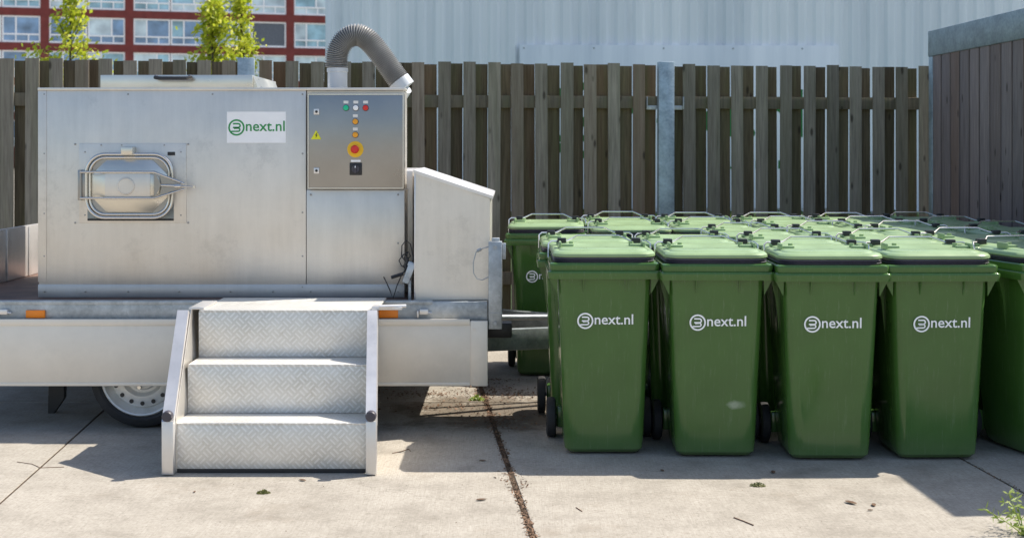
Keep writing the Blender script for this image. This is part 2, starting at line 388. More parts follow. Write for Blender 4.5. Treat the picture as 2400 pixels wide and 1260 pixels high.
def logo_mesh(width, f):
    """ring emblem with a rounded 3 and the word next.nl; f(x,z)->3d; x from -width/2, z about 0"""
    mb = MB(); r = width * .145; cx = -width / 2 + r; t = r * .2
    ring = []; n = 40
    vs = []
    for k in range(n):
        a = 2 * math.pi * k / n; vs += [f(cx + r * math.cos(a), r * math.sin(a)), f(cx + (r - t) * math.cos(a), (r - t) * math.sin(a))]
    mb.add(vs, [(2 * k, 2 * ((k + 1) % n), 2 * ((k + 1) % n) + 1, 2 * k + 1) for k in range(n)])
    def arc(z0, zr): return [(cx + r * .22 + zr * math.cos(R(a)), z0 + zr * math.sin(R(a))) for a in range(90, -91, -30)]
    h = r * .23
    stroke(mb, [(cx - r * .42, h * 2)] + arc(h, h) + [(cx - r * .42, 0)], t * .9, f)
    stroke(mb, [(cx - r * .3, -t * .46)] + [(x, z) for x, z in arc(-h - t * .1, h * .86)] + [(cx - r * .62, -h * 2)][:1] , t * .85, lambda x, z: f(x, z - t * .1))
    vs, fs = TXT; x0 = cx + r * 1.15; k = width / 2 - x0
    mb.add([f(x0 + x * k, z * k - r * .42) for x, z in vs], fs)
    return mb

# ------------------------------------------------------------------ wheelie bin
def front_y(z): return -.045 * (z - .03) / .87     # the front wall leans out towards the rim
def make_bin():
    root = empty('wheelie_bin')
    b = MB(); rings = []
    for z, wd, yb, r, ins in ((.012, .375, .36, .04, 0), (.03, .405, .40, .05, 0), (.07, .415, .42, .055, .0), (.12, .42, .43, .055, .004), (.45, .446, .475, .055, .006), (.78, .472, .53, .055, .006), (.86, .48, .54, .055, .002), (.925, .485, .555, .055, 0)):
        y0 = front_y(z) + (.02 if z < .02 else .0)
        rings.append(rrect(wd, y0, yb, r, z, inset=ins))
    b.loft(rings, cap1=False)
    for sx in (-1, 1):                                   # gussets under the rim and at the corners
        b.prism([(sx * .241, front_y(.9) + .02, .92), (sx * .285, front_y(.9) + .02, .92), (sx * .243, front_y(.9) + .02, .84)], (0, .012, 0))
        b.prism([(sx * .239, .15, .925), (sx * .282, .15, .925), (sx * .250, .15, .80), (sx * .232, .15, .62)], (0, .03, 0))
        b.prism([(sx * .239, .40, .925), (sx * .282, .40, .925), (sx * .250, .40, .80), (sx * .232, .40, .62)], (0, .03, 0))
        b.prism([(sx * .11 - .002, front_y(.9) + .004, .92), (sx * .11 - .002, front_y(.9) - .022, .92), (sx * .11 - .002, front_y(.85) + .004, .845)], (.005, 0, 0))
        b.box(sx * .19, sx * .232, .40, .50, .06, .17, .01)  # axle cheek
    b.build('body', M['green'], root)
    m = MB()                                             # stepped rim
    def ring(z, wd, y0, y1, r): return rrect(wd, y0, y1, r, z)
    m.loft([ring(.918, .50, -.052, .575, .05), ring(.919, .578, -.078, .59, .03), ring(.950, .590, -.085, .597, .03), ring(.955, .588, -.084, .60, .028), ring(.960, .581, -.080, .60, .028),
            ring(.963, .562, -.069, .597, .026), ring(.990, .570, -.074, .60, .028), ring(.997, .567, -.072, .60, .028), ring(1.002, .556, -.066, .598, .028), ring(1.002, .50, -.04, .56, .04)], cap0=False, cap1=True)
    m.build('rim', M['green'], root)
    s = MB(); s.loft([ring(1.0, .515, -.052, .575, .08), ring(1.010, .528, -.058, .578, .08), ring(1.015, .512, -.050, .575, .08), ring(1.021, .526, -.057, .578, .08), ring(1.032, .518, -.053, .577, .08)])
    s.build('seal', M['seal'], root)
    l = MB()
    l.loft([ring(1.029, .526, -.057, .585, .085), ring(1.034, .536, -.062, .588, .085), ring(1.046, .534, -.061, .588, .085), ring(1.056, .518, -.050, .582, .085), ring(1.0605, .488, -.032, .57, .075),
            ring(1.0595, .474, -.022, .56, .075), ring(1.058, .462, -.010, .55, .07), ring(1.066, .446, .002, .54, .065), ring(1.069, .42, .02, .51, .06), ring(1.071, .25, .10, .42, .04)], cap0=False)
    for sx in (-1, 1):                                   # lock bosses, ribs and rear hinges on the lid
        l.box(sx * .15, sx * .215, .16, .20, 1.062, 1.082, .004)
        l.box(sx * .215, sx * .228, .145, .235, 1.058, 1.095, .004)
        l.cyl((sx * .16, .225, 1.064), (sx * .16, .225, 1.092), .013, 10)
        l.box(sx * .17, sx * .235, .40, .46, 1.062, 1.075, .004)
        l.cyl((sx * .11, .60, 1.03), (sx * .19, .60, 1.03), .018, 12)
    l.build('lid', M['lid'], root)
    pts = [(-.279, .35, .99), (-.279, .37, 1.07), (-.262, .40, 1.082), (-.20, .42, 1.080), (-.172, .43, 1.082), (-.115, .49, 1.106), (.115, .49, 1.106), (.172, .43, 1.082), (.20, .42, 1.080), (.262, .40, 1.082), (.279, .37, 1.07), (.279, .35, .99)]
    wv = MB(); wv.tube(pts, .0048, 8); wv.build('locking_bar', M['steel_bright'], root)
    for sx in (-1, 1):
        c = MB(); c.box(sx * .18, sx * .228, .400, .440, 1.068, 1.098, .004); c.build('clip', M['black'], root)
    h = MB(); h.tube([(-.20, .56, .985), (-.20, .615, .99), (.20, .615, .99), (.20, .56, .985)], .014, 10); h.build('handle', M['green'], root)
    a = MB(); a.cyl((-.275, .455, .108), (.275, .455, .108), .011, 10); a.build('axle', M['galv'], root)
    for sx in (-1, 1):
        wh = MB(); ax = (sx, 0, 0)
        wh.lathe((sx * .237, .455, .108), ax, [(.075, .0), (.095, .0), (.106, .006), (.108, .018), (.108, .032), (.106, .044), (.095, .05), (.078, .05), (.075, .044), (.075, .0)], 32)
        ty = wh.build('wheel', M['rubber'], root)
        hb = MB(); hb.lathe((sx * .237, .455, .108), ax, [(.0, .006), (.076, .006), (.078, .02), (.078, .036), (.07, .04), (.03, .034), (.026, .05), (.0, .052)], 24)
        hb.build('hub', M['black'], ty)
    lw = .290
    def f(x, z): zz = .700 + z; return (x + .004, front_y(zz) + .0045 - .0006 - .004, zz)
    logo_mesh(lw, f).build('logo', M['white_logo'], root, fix=False)
    return root
BIN = make_bin()
GB = 'green wheelie bins parked in rows'
bins = [  # x, front distance, rotation, label
 (.478, 6.985, 0, 'green wheelie bin, leftmost in the front row, beside the trailer drawbar'),
 (1.050, 6.915, -.5, 'green wheelie bin with pale reflection painted low on its front, second in front row'),
 (1.622, 6.845, -1, 'green wheelie bin in the front row, third from the left'),
 (2.178, 6.86, 1.0, 'green wheelie bin in the front row whose right half lies in dark shade'),
 (2.86, 6.98, 14, 'green wheelie bin turned askew, cut off by the right edge of the photo'),
 (.435, 7.66, 0, 'green wheelie bin in the second row, directly behind the leftmost front bin'),
 (1.01, 7.66, 1, 'green wheelie bin in the second row, directly behind the second front bin'),
 (1.61, 7.60, -1, 'green wheelie bin in the second row, directly behind the third front bin'),
 (2.195, 7.60, 0, 'green wheelie bin in the second row, directly behind the fourth front bin'),
 (2.74, 7.68, 3, 'green wheelie bin in the second row, lid half in the shade of the shed'),
 (3.33, 7.72, 4, 'dark green wheelie bin in the second row nearest the slatted shed wall'),
 (1.50, 8.34, 0, 'green wheelie bin third row, leftmost of that row, past the end of the drawbar'),
 (2.06, 8.36, 0, 'green wheelie bin in the middle of the third row, fully sunlit lid'),
 (2.60, 8.42, 2, 'green wheelie bin third row, its lid cut by the shadow edge of the shed'),
 (3.25, 8.40, 3, 'green wheelie bin third row, fully shaded beside the shed wall'),
 (.807, 9.02, 0, 'green wheelie bin fourth row, second from left, just behind the gap for the drawbar'),
 (1.369, 9.04, 0, 'green wheelie bin fourth row, in front of the galvanised fence post'),
 (1.96, 9.04, 0, 'green wheelie bin fourth row, fourth from the left, lid in sun'),
 (2.54, 9.06, 1, 'green wheelie bin fourth row, first with a lid in the shed shadow'),
 (3.12, 9.08, 2, 'green wheelie bin fourth row, shaded and closest to the shed'),
 (.24, 9.38, -2, 'green wheelie bin standing apart behind the trailer drawbar, its emblem half hidden'),
 (.80, 9.71, 0, 'green wheelie bin back row by the fence, left of the galvanised post'),
 (1.36, 9.72, 0, 'green wheelie bin back row by the fence, at the foot of the galvanised post'),
 (1.925, 9.72, 0, 'green wheelie bin back row by the fence, right of the galvanised post, lid in sun'),
 (2.49, 9.72, 0, 'green wheelie bin back row by the fence, lid partly in the shed shadow'),
 (3.05, 9.75, 1, 'dark shaded green wheelie bin back row in the corner of fence and shed')]
for i, (x, d, rz, lab) in enumerate(bins):
    o = BIN if i == 0 else copy_tree(BIN)
    o.location = (x, d, 0); o.rotation_euler = (0, 0, R(rz + (random.uniform(-1.2, 1.2) if i > 4 else 0))); tag(o, lab, 'wheelie bin', GB)
    for ch in o.children:
        if ch.name.startswith('locking_bar') and i > 1: ch.rotation_euler = (R(random.uniform(-.5, .5)), 0, R(random.uniform(-.8, .8))); ch.location.z = random.uniform(-.002, .004)
        if ch.name.startswith('lid') and i > 1: ch.rotation_euler = (0, R(random.uniform(-.25, .25)), R(random.uniform(-.5, .5)))
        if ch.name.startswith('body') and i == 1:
            ch.material_slots[0].link = 'OBJECT'; ch.material_slots[0].material = M['green_glint']

# ------------------------------------------------------------------ trailer
T = empty('flatbed_trailer', (-1.7, 8.7, 0), 0, 'flatbed trailer with lowered pale aluminium drop side, carrying the steel machine', 'trailer')
TX, TY = -1.7, 8.7
def tb(mb, name, mat, par=T): 
    o = mb.build(name, mat, par); 
    if par is T: o.location = (-TX, -TY, 0)
    return o
DZ = .72
XR = -.137
tb(MB().box(-3.32, XR, 7.66, 9.8, DZ - .018, DZ, 0), 'deck', M['ply'])
m = MB().box(-3.34, XR - .002, 7.60, 7.655, .622, DZ + .004, .003)
m.box(-3.34, -.45, 7.592, 7.64, DZ - .010, DZ + .010, .002)
tb(m, 'side_rail', M['galv'])
m = MB().box(-3.34, XR, 9.80, 9.85, .60, DZ + .004, .003); tb(m, 'far_rail', M['galv'])
m = MB().box(-3.40, XR - .05, 7.560, 7.588, .262, .618, .003)
m.box(-3.40, XR - .10, 7.554, 7.561, .596, .632, .002); m.box(-3.40, XR - .10, 7.556, 7.561, .256, .275, .002)
m.box(XR - .095, XR, 7.552, 7.590, .256, .622, .003)
for z in (.30, .575): m.cyl((XR - .075, 7.555, z), (XR - .075, 7.548, z), .007, 10)
tb(m, 'drop_side', M['alu_side'])
for dd in (9.0, 8.0):
    tb(MB().box(-3.2, XR - .02, dd, dd + .06, .53, DZ - .02, 0), 'chassis_beam', M['galv_dark'])
for px in (84.5, 911):
    xx = X(px, 7.6); o = tb(MB().box(xx - .054, xx + .054, 7.585, 7.601, .634, .678, .004), 'reflector', M['orange'])
for px in (8, 992):
    xx = X(px, 7.6)
    m = MB().box(xx - .02, xx + .03, 7.575, 7.602, .655, .685, .004); m.cyl((xx + .03, 7.585, .665), (xx + .05, 7.585, .663), .006, 8); m.box(xx - .035, xx - .025, 7.58, 7.602, .635, .675, .002)
    tb(m, 'latch', M['alu_white'])
m = MB().box(-3.335, -3.305, 7.80, 9.78, DZ + .002, DZ + .345, .004)
for d in (7.86, 8.8, 9.2, 9.72): m.box(-3.304, -3.297, d - .02, d + .02, DZ + .004, DZ + .34, .002)
tb(m, 'tail_board', M['alu_white'])
m = MB().box(-.115, -.09, 7.66, 9.78, DZ - .1, DZ + .19, .004); tb(m, 'head_board', M['alu_white'])
m = MB().box(-.133, -.056, 7.575, 7.63, .572, 1.066, .005); m.box(-.135, -.054, 7.572, 7.58, .66, .664, .0)
m.box(-.056, -.035, 7.59, 7.62, .965, 1.055, .003); m.box(-.115, -.07, 7.60, 7.63, 1.060, 1.085, .006)
for z in (1.035, .605): m.cyl((-.095, 7.578, z), (-.095, 7.565, z), .011, 8)
tb(m, 'corner_post', M['galv'])
m = MB().box(-3.38, -3.33, 9.78, 9.85, .572, 1.066, .005); tb(m, 'corner_post', M['galv'])
# wire loop with its hook on the corner post
m = MB(); c = P(1135, 615, 7.57)
m.tube([P(1148, 577, 7.58), P(1128, 583, 7.57), P(1116, 590, 7.57), P(1109, 615, 7.565), P(1110, 640, 7.565), P(1118, 653, 7.565), P(1130, 656, 7.57), P(1146, 648, 7.58)], .003, 6)
m.cyl(P(1118, 588, 7.57), P(1128, 583, 7.57), .009, 8)
tb(m, 'wire_loop', M['galv'])
# wheel
def trailer_wheel(yy, s):
    w_ = MB(); c = (-2.11, yy, .30)
    w_.lathe(c, (0, s, 0), [(.225, -.17), (.27, -.175), (.292, -.165), (.300, -.14), (.300, -.04), (.292, -.015), (.275, -.003), (.25, .002), (.238, -.004), (.232, -.015)], 64)
    ty = tb(w_, 'wheel', M['rubber'])
    r_ = MB()
    r_.lathe(c, (0, s, 0), [(.233, -.01), (.226, .000), (.218, -.004), (.212, -.03), (.198, -.045), (.19, -.06), (.184, -.045), (.160, -.035), (.125, -.035), (.105, -.055), (.09, -.055), (.08, -.03), (.03, -.03), (.0, -.03)], 64)
    rm = r_.build('rim', M['rimsil'], ty)
    for k in range(16):
        h_ = MB()
        a = 2 * math.pi * k / 16; p = Vector((-2.11 + .163 * math.cos(a), yy - s * .034, .30 + .163 * math.sin(a))); h_.cyl(p, p + Vector((0, s * .002, 0)), .0125, 12)
        h_.build('rim_hole', M['black'], ty)
    for k in range(5):
        n_ = MB()
        a = 2 * math.pi * k / 5 - .5; p = Vector((-2.11 + .07 * math.cos(a), yy - s * .03, .30 + .07 * math.sin(a))); n_.cyl(p, p + Vector((0, s * .02, 0)), .011, 6)
        n_.build('wheel_nut', M['steel_bright'], ty)
trailer_wheel(7.64, -1); trailer_wheel(9.62, 1)
tb(MB().cyl((-2.11, 7.92, .30), (-2.11, 9.55, .30), .03, 12), 'axle', M['galv_dark'])
m = MB().prism([(X(115, 8.1), 8.08, .0), (X(128, 8.1), 8.08, .0), (X(152, 8.1), 8.08, .09), (X(155, 8.1), 8.08, .55), (X(120, 8.1), 8.08, .55)], (0, .05, 0))
tb(m, 'prop_stand', M['black'])
# drawbar
m = MB()
def beam(mb, a, b, w, h):
    a, b = Vector(a), Vector(b); t = (b - a); L = t.length; q = t.to_track_quat('X', 'Z').to_matrix().to_4x4(); q.translation = a
    mb.box(0, L, -w / 2, w / 2, -h / 2, h / 2, .005, q)
beam(m, (-.45, 8.02, .435), (.92, 8.66, .40), .05, .13); beam(m, (-.45, 9.38, .435), (.92, 8.74, .40), .05, .13)
tb(m, 'drawbar', M['galv_dark'])
m = MB().cyl((-.10, 8.4, .535), (.85, 8.68, .505), .018, 14); tb(m, 'brake_rod', M['galv'])
m = MB().box(-.2, .0, 7.95, 8.08, .47, .56, .01); tb(m, 'drawbar_bracket', M['black'])
m = MB().cyl((.85, 8.7, .42), (1.0, 8.7, .42), .04, 16); m.box(.93, 1.05, 8.65, 8.75, .40, .50, .02); m.lathe((1.03, 8.7, .40), (0, 0, 1), [(.0, -.03), (.04, -.02), (.05, .0), (.04, .05), (.0, .06)], 16)
tb(m, 'coupling', M['galv'])
m = MB().cyl((.98, 8.60, .17), (.98, 8.60, .62), .024, 14); m.tube([(.98, 8.60, .62), (.98, 8.60, .67), (.98, 8.52, .67)], .008, 8); m.box(.955, 1.005, 8.585, 8.60, .05, .18, .0)
jk = tb(m, 'jockey_stand', M['galv']); m = MB(); m.lathe((.955, 8.60, .075), (1, 0, 0), [(.0, 0), (.06, 0), (.075, .008), (.075, .042), (.06, .05), (.0, .05)], 24); m.build('jockey_wheel', M['rubber'], jk)

# ------------------------------------------------------------------ steel machine
MD = 7.85
MX, MY = -1.7, 8.5
K = empty('processing_machine', (MX, MY, DZ), 0, 'large brushed metal machine with round-cornered hatch and ribbed hose, on the trailer', 'machine')
def kb(mb, name, mat, par=K):
    o = mb.build(name, mat, par)
    if par is K: o.location = (-MX, -MY, -DZ)
    return o
xl, xd, xr = X(91, MD), X(718, MD), X(948, MD)
zt, zb = Z(207, MD), DZ + .002
m = MB().box(xl, xd - .002, MD, 9.35, zb, zt - .012, .003)
m.box(xl - .004, xr + .004, MD - .010, 8.02, zt - .0125, zt + .003, .002)       # top flange
m.box(xl - .004, xl + .045, MD - .003, MD + .01, zb + .09, zt - .0135, .001)
kb(m, 'housing', M['alu'])
kb(MB().box(xl - .004, xr, MD - .003, MD + .01, zb, zb + .075, .001), 'base_strip', M['alu_base'])
kb(MB().box(xl - .006, xd + .1, 8.021, 9.36, zt - .012, zt + .001, .002), 'roof', M['alu'])
m = MB().box(xd + .001, xr, MD + .001, 8.10, zb + .07, Z(444, MD) - .002, .002); m.box(xd + .001, xr - .005, MD + .02, 8.10, Z(444, MD), zt - .0135, .0)
m.box(xd + .001, xr + .03, 8.101, 9.3, zb, Z(400, 8.1), .003)
kb(m, 'lower_panel', M['alu'])
m = MB()                                                                       # rivets
def rivet(px, py, r=.006, d=MD, mb=None): p = P(px, py, d); (mb or m).lathe(p, (0, -1, 0), [(r, -.001), (r * .8, .003), (0, .004)], 8)
for px in (300, 498): rivet(px, 221)
for py in (221, 360, 500, 600): rivet(104, py)
for py in (221, 360, 498, 600, 672): rivet(709, py)
for px in (104, 200, 300, 420, 540, 640): rivet(px, 683, d=MD - .005)
for px, py in ((728, 456), (933, 456), (728, 683), (933, 683), (933, 570)): rivet(px, py, d=MD - .004)
for px, py in ((176, 338), (441, 338), (176, 522), (441, 522)): rivet(px, py, .007)
kb(m, 'rivet', M['steel'])
# top hatch
m = MB().box(X(235, 8.05), X(592, 8.05), 8.05, 8.85, zt - .012, Z(176, 8.05), .004)
m.prism([(X(592, 8.05), 8.07, zt - .011), (X(606, 8.05), 8.07, zt - .011), (X(592, 8.05), 8.07, Z(178, 8.05))], (0, .75, 0))
th = kb(m, 'top_hatch', M['steel_door'])
m = MB(); m.tube([P(366, 179, 8.05), P(364, 182, 8.0), P(372, 183.5, 7.985), P(438, 183.5, 7.985), P(447, 182, 8.0), P(445, 179, 8.05)], .011, 12); m.build('handle', M['black'], th)
# front door
dc = P(309, 435, MD)
m = MB().box(X(186, MD), X(437, MD), MD - .006, MD + .004, Z(522, MD), Z(336, MD), .002); dr = kb(m, 'hatch_frame', M['alu'])
for px, py in ((199, 356), (424, 356), (199, 504), (424, 504), (237, 340), (385, 340), (285, 340)):
    rv = MB(); rivet(px, py, .005, MD - .006, rv); rv.build('rivet', M['steel'], dr)
MB().box(X(206, MD), X(408, MD), MD - .009, MD - .004, Z(517, MD), Z(512, MD)).build('dark_gap', M['black'], dr)
MB().box(X(206, MD), X(408, MD), MD - .0085, MD - .004, Z(511.5, MD), Z(470, MD)).build('recess_plate', M['galv_dark'], dr)
MB().box(X(394, MD), X(411, MD), MD - .012, MD - .004, Z(364, MD), Z(356, MD)).build('maker_plate', M['black'], dr)
m = MB(); cx, cz = dc.x, dc.z; W, H = .515, .385
m.loft([rrect_xz(cx, cz, W - .02, H - .02, .107, MD - .0095), rrect_xz(cx, cz, W - .02, H - .02, .107, MD - .044)], cap0=False, cap1=True)
m.tube(rrect_xz(cx, cz, W - .018, H - .018, .108, MD - .050), .0095, 10, closed=True)
door = kb(m, 'hatch_door', M['steel'])
m = MB(); m.tube(rrect_xz(cx, cz, W - .056, H - .056, .092, MD - .051), .0075, 10, closed=True); m.build('door_rim', M['steel_bright'], door)
m = MB(); m.tube(rrect_xz(cx, cz, W - .016, H - .016, .109, MD - .054), .0088, 10, closed=True); m.build('door_rim', M['steel_bright'], door)
m = MB()                                                                       # faceted pyramid with a flat centre
W2, H2 = W - .070, H - .070; iw, ih = .265, .165; yo, yi = MD - .0465, MD - .090
o8 = [(cx - W2 / 2, cz - H2 / 2 + .095), (cx - W2 / 2 + .095, cz - H2 / 2), (cx + W2 / 2 - .095, cz - H2 / 2), (cx + W2 / 2, cz - H2 / 2 + .095), (cx + W2 / 2, cz + H2 / 2 - .095), (cx + W2 / 2 - .095, cz + H2 / 2), (cx - W2 / 2 + .095, cz + H2 / 2), (cx - W2 / 2, cz + H2 / 2 - .095)]
ii = [(cx - iw / 2, cz - ih / 2), (cx + iw / 2, cz - ih / 2), (cx + iw / 2, cz + ih / 2), (cx - iw / 2, cz + ih / 2)]
vs = [(x, yo, z) for x, z in o8] + [(x, yi, z) for x, z in ii]
m.add(vs, [(0, 1, 8), (1, 2, 9, 8), (2, 3, 9), (3, 4, 10, 9), (4, 5, 10), (5, 6, 11, 10), (6, 7, 11), (7, 0, 8, 11), (8, 9, 10, 11)])
m.build('door_panel', M['steel_door'], door, fix=True)
m = MB(); m.box(cx - .128, cx + .132, yi - .006, yi - .0005, cz - .08, cz + .078, .001); m.lathe((cx - .008, yi - .006, cz + .0), (0, -1, 0), [(.052, 0), (.050, .005), (.045, .006), (.043, .003), (.0, .003)], 32)
m.build('centre_plate', M['alu'], door)
m = MB(); m.box(X(293, MD), X(320, MD), MD - .085, MD - .008, Z(362, MD), Z(344, MD), .004); m.build('top_bracket', M['steel_door'], door)
yb = MD - .105
for py in (403, 464):
    m = MB(); m.tube([P(188, py, MD - .02), P(188, py, yb), P(362, py, yb), P(432, 430 if py < 430 else 443, yb)], .006, 8); m.build('clamp_bar', M['steel_bright'], door)
m = MB(); m.box(X(186, MD), X(207, MD), MD - .03, MD - .006, Z(469, MD), Z(398, MD), .002); m.box(X(192, MD), X(196, MD), MD - .04, MD - .028, Z(469, MD), Z(398, MD)); m.build('hinge', M['steel'], door)
m = MB().prism([P(362, 403, yb), P(362, 464, yb), P(378, 433, yb)], (0, -.004, 0)); m.prism([P(374, 408, yb + .005), P(379, 434, yb + .005), P(374, 459, yb + .005), P(430, 437, yb + .005)], (0, .004, 0)); m.build('clamp_plate', M['steel'], door)
m = MB().cyl(P(378, 434, yb - .008), P(420, 436, yb - .008), .008, 10); m.cyl(P(420, 436, yb - .008), P(455, 438, yb - .008), .004, 8); m.cyl(P(410, 436, yb - .008), P(424, 436, yb - .008), .013, 10); m.cyl(P(455, 435, yb - .008), P(455, 441, yb - .008), .008, 8)
m.build('clamp_handle', M['steel_bright'], door)
# control cabinet
CDp = MD - .035
cab = kb(MB().box(X(721, CDp), X(947, CDp), CDp, MD + .019, Z(443, CDp), Z(219, CDp), .004), 'control_cabinet', M['steel'])
m = MB()
x0, x1, z0, z1 = X(722, CDp), X(946, CDp), Z(442, CDp), Z(220, CDp)
for a in ((x0, x1, z1 - .006, z1), (x0, x1, z0, z0 + .005), (x1 - .005, x1, z0 + .0055, z1 - .0065), (x0, x0 + .004, z0 + .0055, z1 - .0065)): m.box(a[0], a[1], CDp - .004, CDp - .0005, a[2], a[3])
m.build('door_trim', M['steel_bright'], cab)
def cyl_y(px, py, r, d0, d1, n=24): p = P(px, py, CDp); mb = MB(); mb.lathe((p.x, CDp, p.z), (0, -1, 0), [(r, d0), (r, d1 - .002), (r * .8, d1), (0, d1)], n); return mb
for px, py, mt in ((811, 253, 'button_green'), (834, 253, 'white'), (857, 253, 'red'), (833, 285, 'amber'), (833, 316, 'amber')):
    bt = cyl_y(px, py, .0185, 0, .006).build('button_bezel', M['black'] if mt in ('x',) else M['seal'], cab)
    cyl_y(px, py, .0155, .005, .014).build('button', M[mt], bt)
    q = P(px, py - 13, CDp); MB().box(q.x - .014, q.x + .014, CDp - .003, CDp - .0005, q.z - .007, q.z + .009).build('button_label', M['alu_white'], bt)
e = cyl_y(833, 350, .047, 0, .006, 32).build('emergency_collar', M['yellow'], cab)
p = P(833, 350, CDp); mb = MB(); mb.lathe((p.x, CDp, p.z), (0, -1, 0), [(.018, .005), (.018, .02), (.024, .024), (.024, .034), (.018, .040), (0, .042)], 28); mb.build('emergency_button', M['red'], e)
p = P(834, 396, CDp); sw = MB().box(p.x - .036, p.x + .036, CDp - .008, CDp - .0005, p.z - .036, p.z + .036, .003).build('rotary_switch', M['black'], cab)
mb = MB(); mb.lathe((p.x, CDp - .008, p.z), (0, -1, 0), [(.024, 0), (.022, .012), (0, .012)], 20); mb.box(p.x - .006, p.x + .006, CDp - .03, CDp - .019, p.z - .024, p.z + .024, .002); mb.build('knob', M['seal'], sw)
mb = MB(); mb.prism([(p.x - .004, CDp - .0305, p.z + .008), (p.x + .004, CDp - .0305, p.z + .008), (p.x, CDp - .0305, p.z + .022)], (0, -.001, 0)); mb.box(p.x - .028, p.x + .028, CDp - .003, CDp - .0005, p.z + .041, p.z + .053); mb.build('switch_label', M['white'], sw)
for py in (262, 400):
    p = P(742, py, CDp); lk = MB().box(p.x - .016, p.x + .016, CDp - .006, CDp - .0005, p.z - .017, p.z + .017, .002).build('cabinet_lock', M['alu_white'], cab)
    cyl_y(742, py, .008, .006, .009, 12).build('keyhole', M['black'], lk)
p = P(741, 317, CDp); tr = MB().prism([(p.x - .03, CDp - .0005, p.z - .024), (p.x + .03, CDp - .0005, p.z - .024), (p.x, CDp - .0005, p.z + .029)], (0, -.0015, 0)).build('warning_triangle', M['yellow_sticker'], cab)
mb = MB()
yy = CDp - .0035
zz = [(p.x + .003, p.z + .014), (p.x - .006, p.z - .003), (p.x + .001, p.z - .002), (p.x - .003, p.z - .018), (p.x + .008, p.z + .002), (p.x + .001, p.z + .001), (p.x + .007, p.z + .014)]
mb.prism([(x, yy, z) for x, z in zz], (0, .001, 0)); mb.build('bolt_mark', M['black'], tr)
# sticker
st = kb(MB().box(X(532, MD), X(670, MD), MD - .003, MD - .0005, Z(335, MD), Z(262, MD)), 'sticker', M['white'])
p = P(601.5, 299, MD); logo_mesh(.33, lambda x, z: (p.x + x, MD - .0042, p.z + z)).build('logo', M['green_logo'], st, fix=False)
# pipe and hose
HD = 8.2
pr = .062
pp = kb(MB().lathe(P(791, 212, HD) - Vector((0, 0, .02)), (0, 0, 1), [(pr * .97, 0), (pr * .97, .13), (pr * 1.04, .132), (pr * 1.04, .155), (pr * .97, .157), (0, .157)], 32), 'outlet_pipe', M['pvc'])
ctrl = [P(789, 156, HD), P(789, 140, HD), P(792, 122, HD), P(801, 103, HD), P(816, 88, HD), P(836, 82, HD), P(856, 89, HD), P(874, 106, HD), P(893, 130, HD + .0), P(912, 157, HD), P(928, 180, HD), P(937, 192, HD)]
def catmull(c, n):
    out = []; c = [c[0] * 2 - c[1]] + c + [c[-1] * 2 - c[-2]]
    for i in range(1, len(c) - 2):
        for k in range(n):
            t = k / n; out.append(.5 * ((2 * c[i]) + (c[i + 1] - c[i - 1]) * t + (2 * c[i - 1] - 5 * c[i] + 4 * c[i + 1] - c[i + 2]) * t * t + (3 * c[i] - c[i - 1] - 3 * c[i + 1] + c[i + 2]) * t ** 3))
    return out + [c[-2]]
dense = catmull(ctrl, 60); L = [0]
for i in range(1, len(dense)): L.append(L[-1] + (dense[i] - dense[i - 1]).length)
NR = 58; pts = []; rs = []; j = 0
for k in range(NR * 6 + 1):
    s = L[-1] * k / (NR * 6)
    while j < len(L) - 2 and L[j + 1] < s: j += 1
    t = (s - L[j]) / max(1e-9, L[j + 1] - L[j]); pts.append(dense[j].lerp(dense[j + 1], t)); ph = k % 6
    rs.append(pr * 1.05 * (1.07, 1.06, .96, .88, .96, 1.05)[ph])
m = MB(); m.tube(pts, rs, 28); kb(m, 'ribbed_hose', M['hose'])
m = MB(); a = pts[-1]; dv = (pts[-1] - pts[-8]).normalized(); m.cyl(a - dv * .012, a + dv * .05, pr * 1.12, 24); m.tube([a + dv * .045, a + Vector((-.01, .03, -.09)), a + Vector((-.10, .06, -.20))], pr * .8, 20)
kb(m, 'hose_cuff', M['pvc'])
kb(MB().box(X(676, 8.1), X(690, 8.1), 8.1, 8.13, zt, zt + .02, .005), 'roof_stud', M['black'])

# ------------------------------------------------------------------ sloped metal bin
BD = 7.69
bx0, bx1 = X(972, BD), X(1150, BD); zl, zr = Z(401, BD), Z(460, BD)
B = empty('sloped_box', ((bx0 + bx1) / 2, 8.1, DZ), 0, 'grey metal box with sloping lid standing between machine and trailer corner post', 'metal box')
def bb(mb, name, mat): o = mb.build(name, mat, B); o.location = (-(bx0 + bx1) / 2, -8.1, -DZ); return o
bb(MB().prism([(bx0, BD, DZ + .004), (bx1 - .008, BD, DZ + .004), (bx1 - .004, BD, zr - .012), (bx0, BD, zl - .012)], (0, .95, 0)), 'body', M['alu'])
bb(MB().prism([(bx0 - .008, BD - .012, zl - .011), (bx1 + .012, BD - .012, zr - .015), (bx1 + .014, BD - .012, zr + .002), (bx0 - .008, BD - .012, zl + .008)], (0, .98, 0)), 'lid', M['alu_white'])
bb(MB().box(bx0 - .003, bx0 + .006, BD - .004, BD + .02, DZ + .004, zl - .014, .001), 'corner_trim', M['alu_white'])

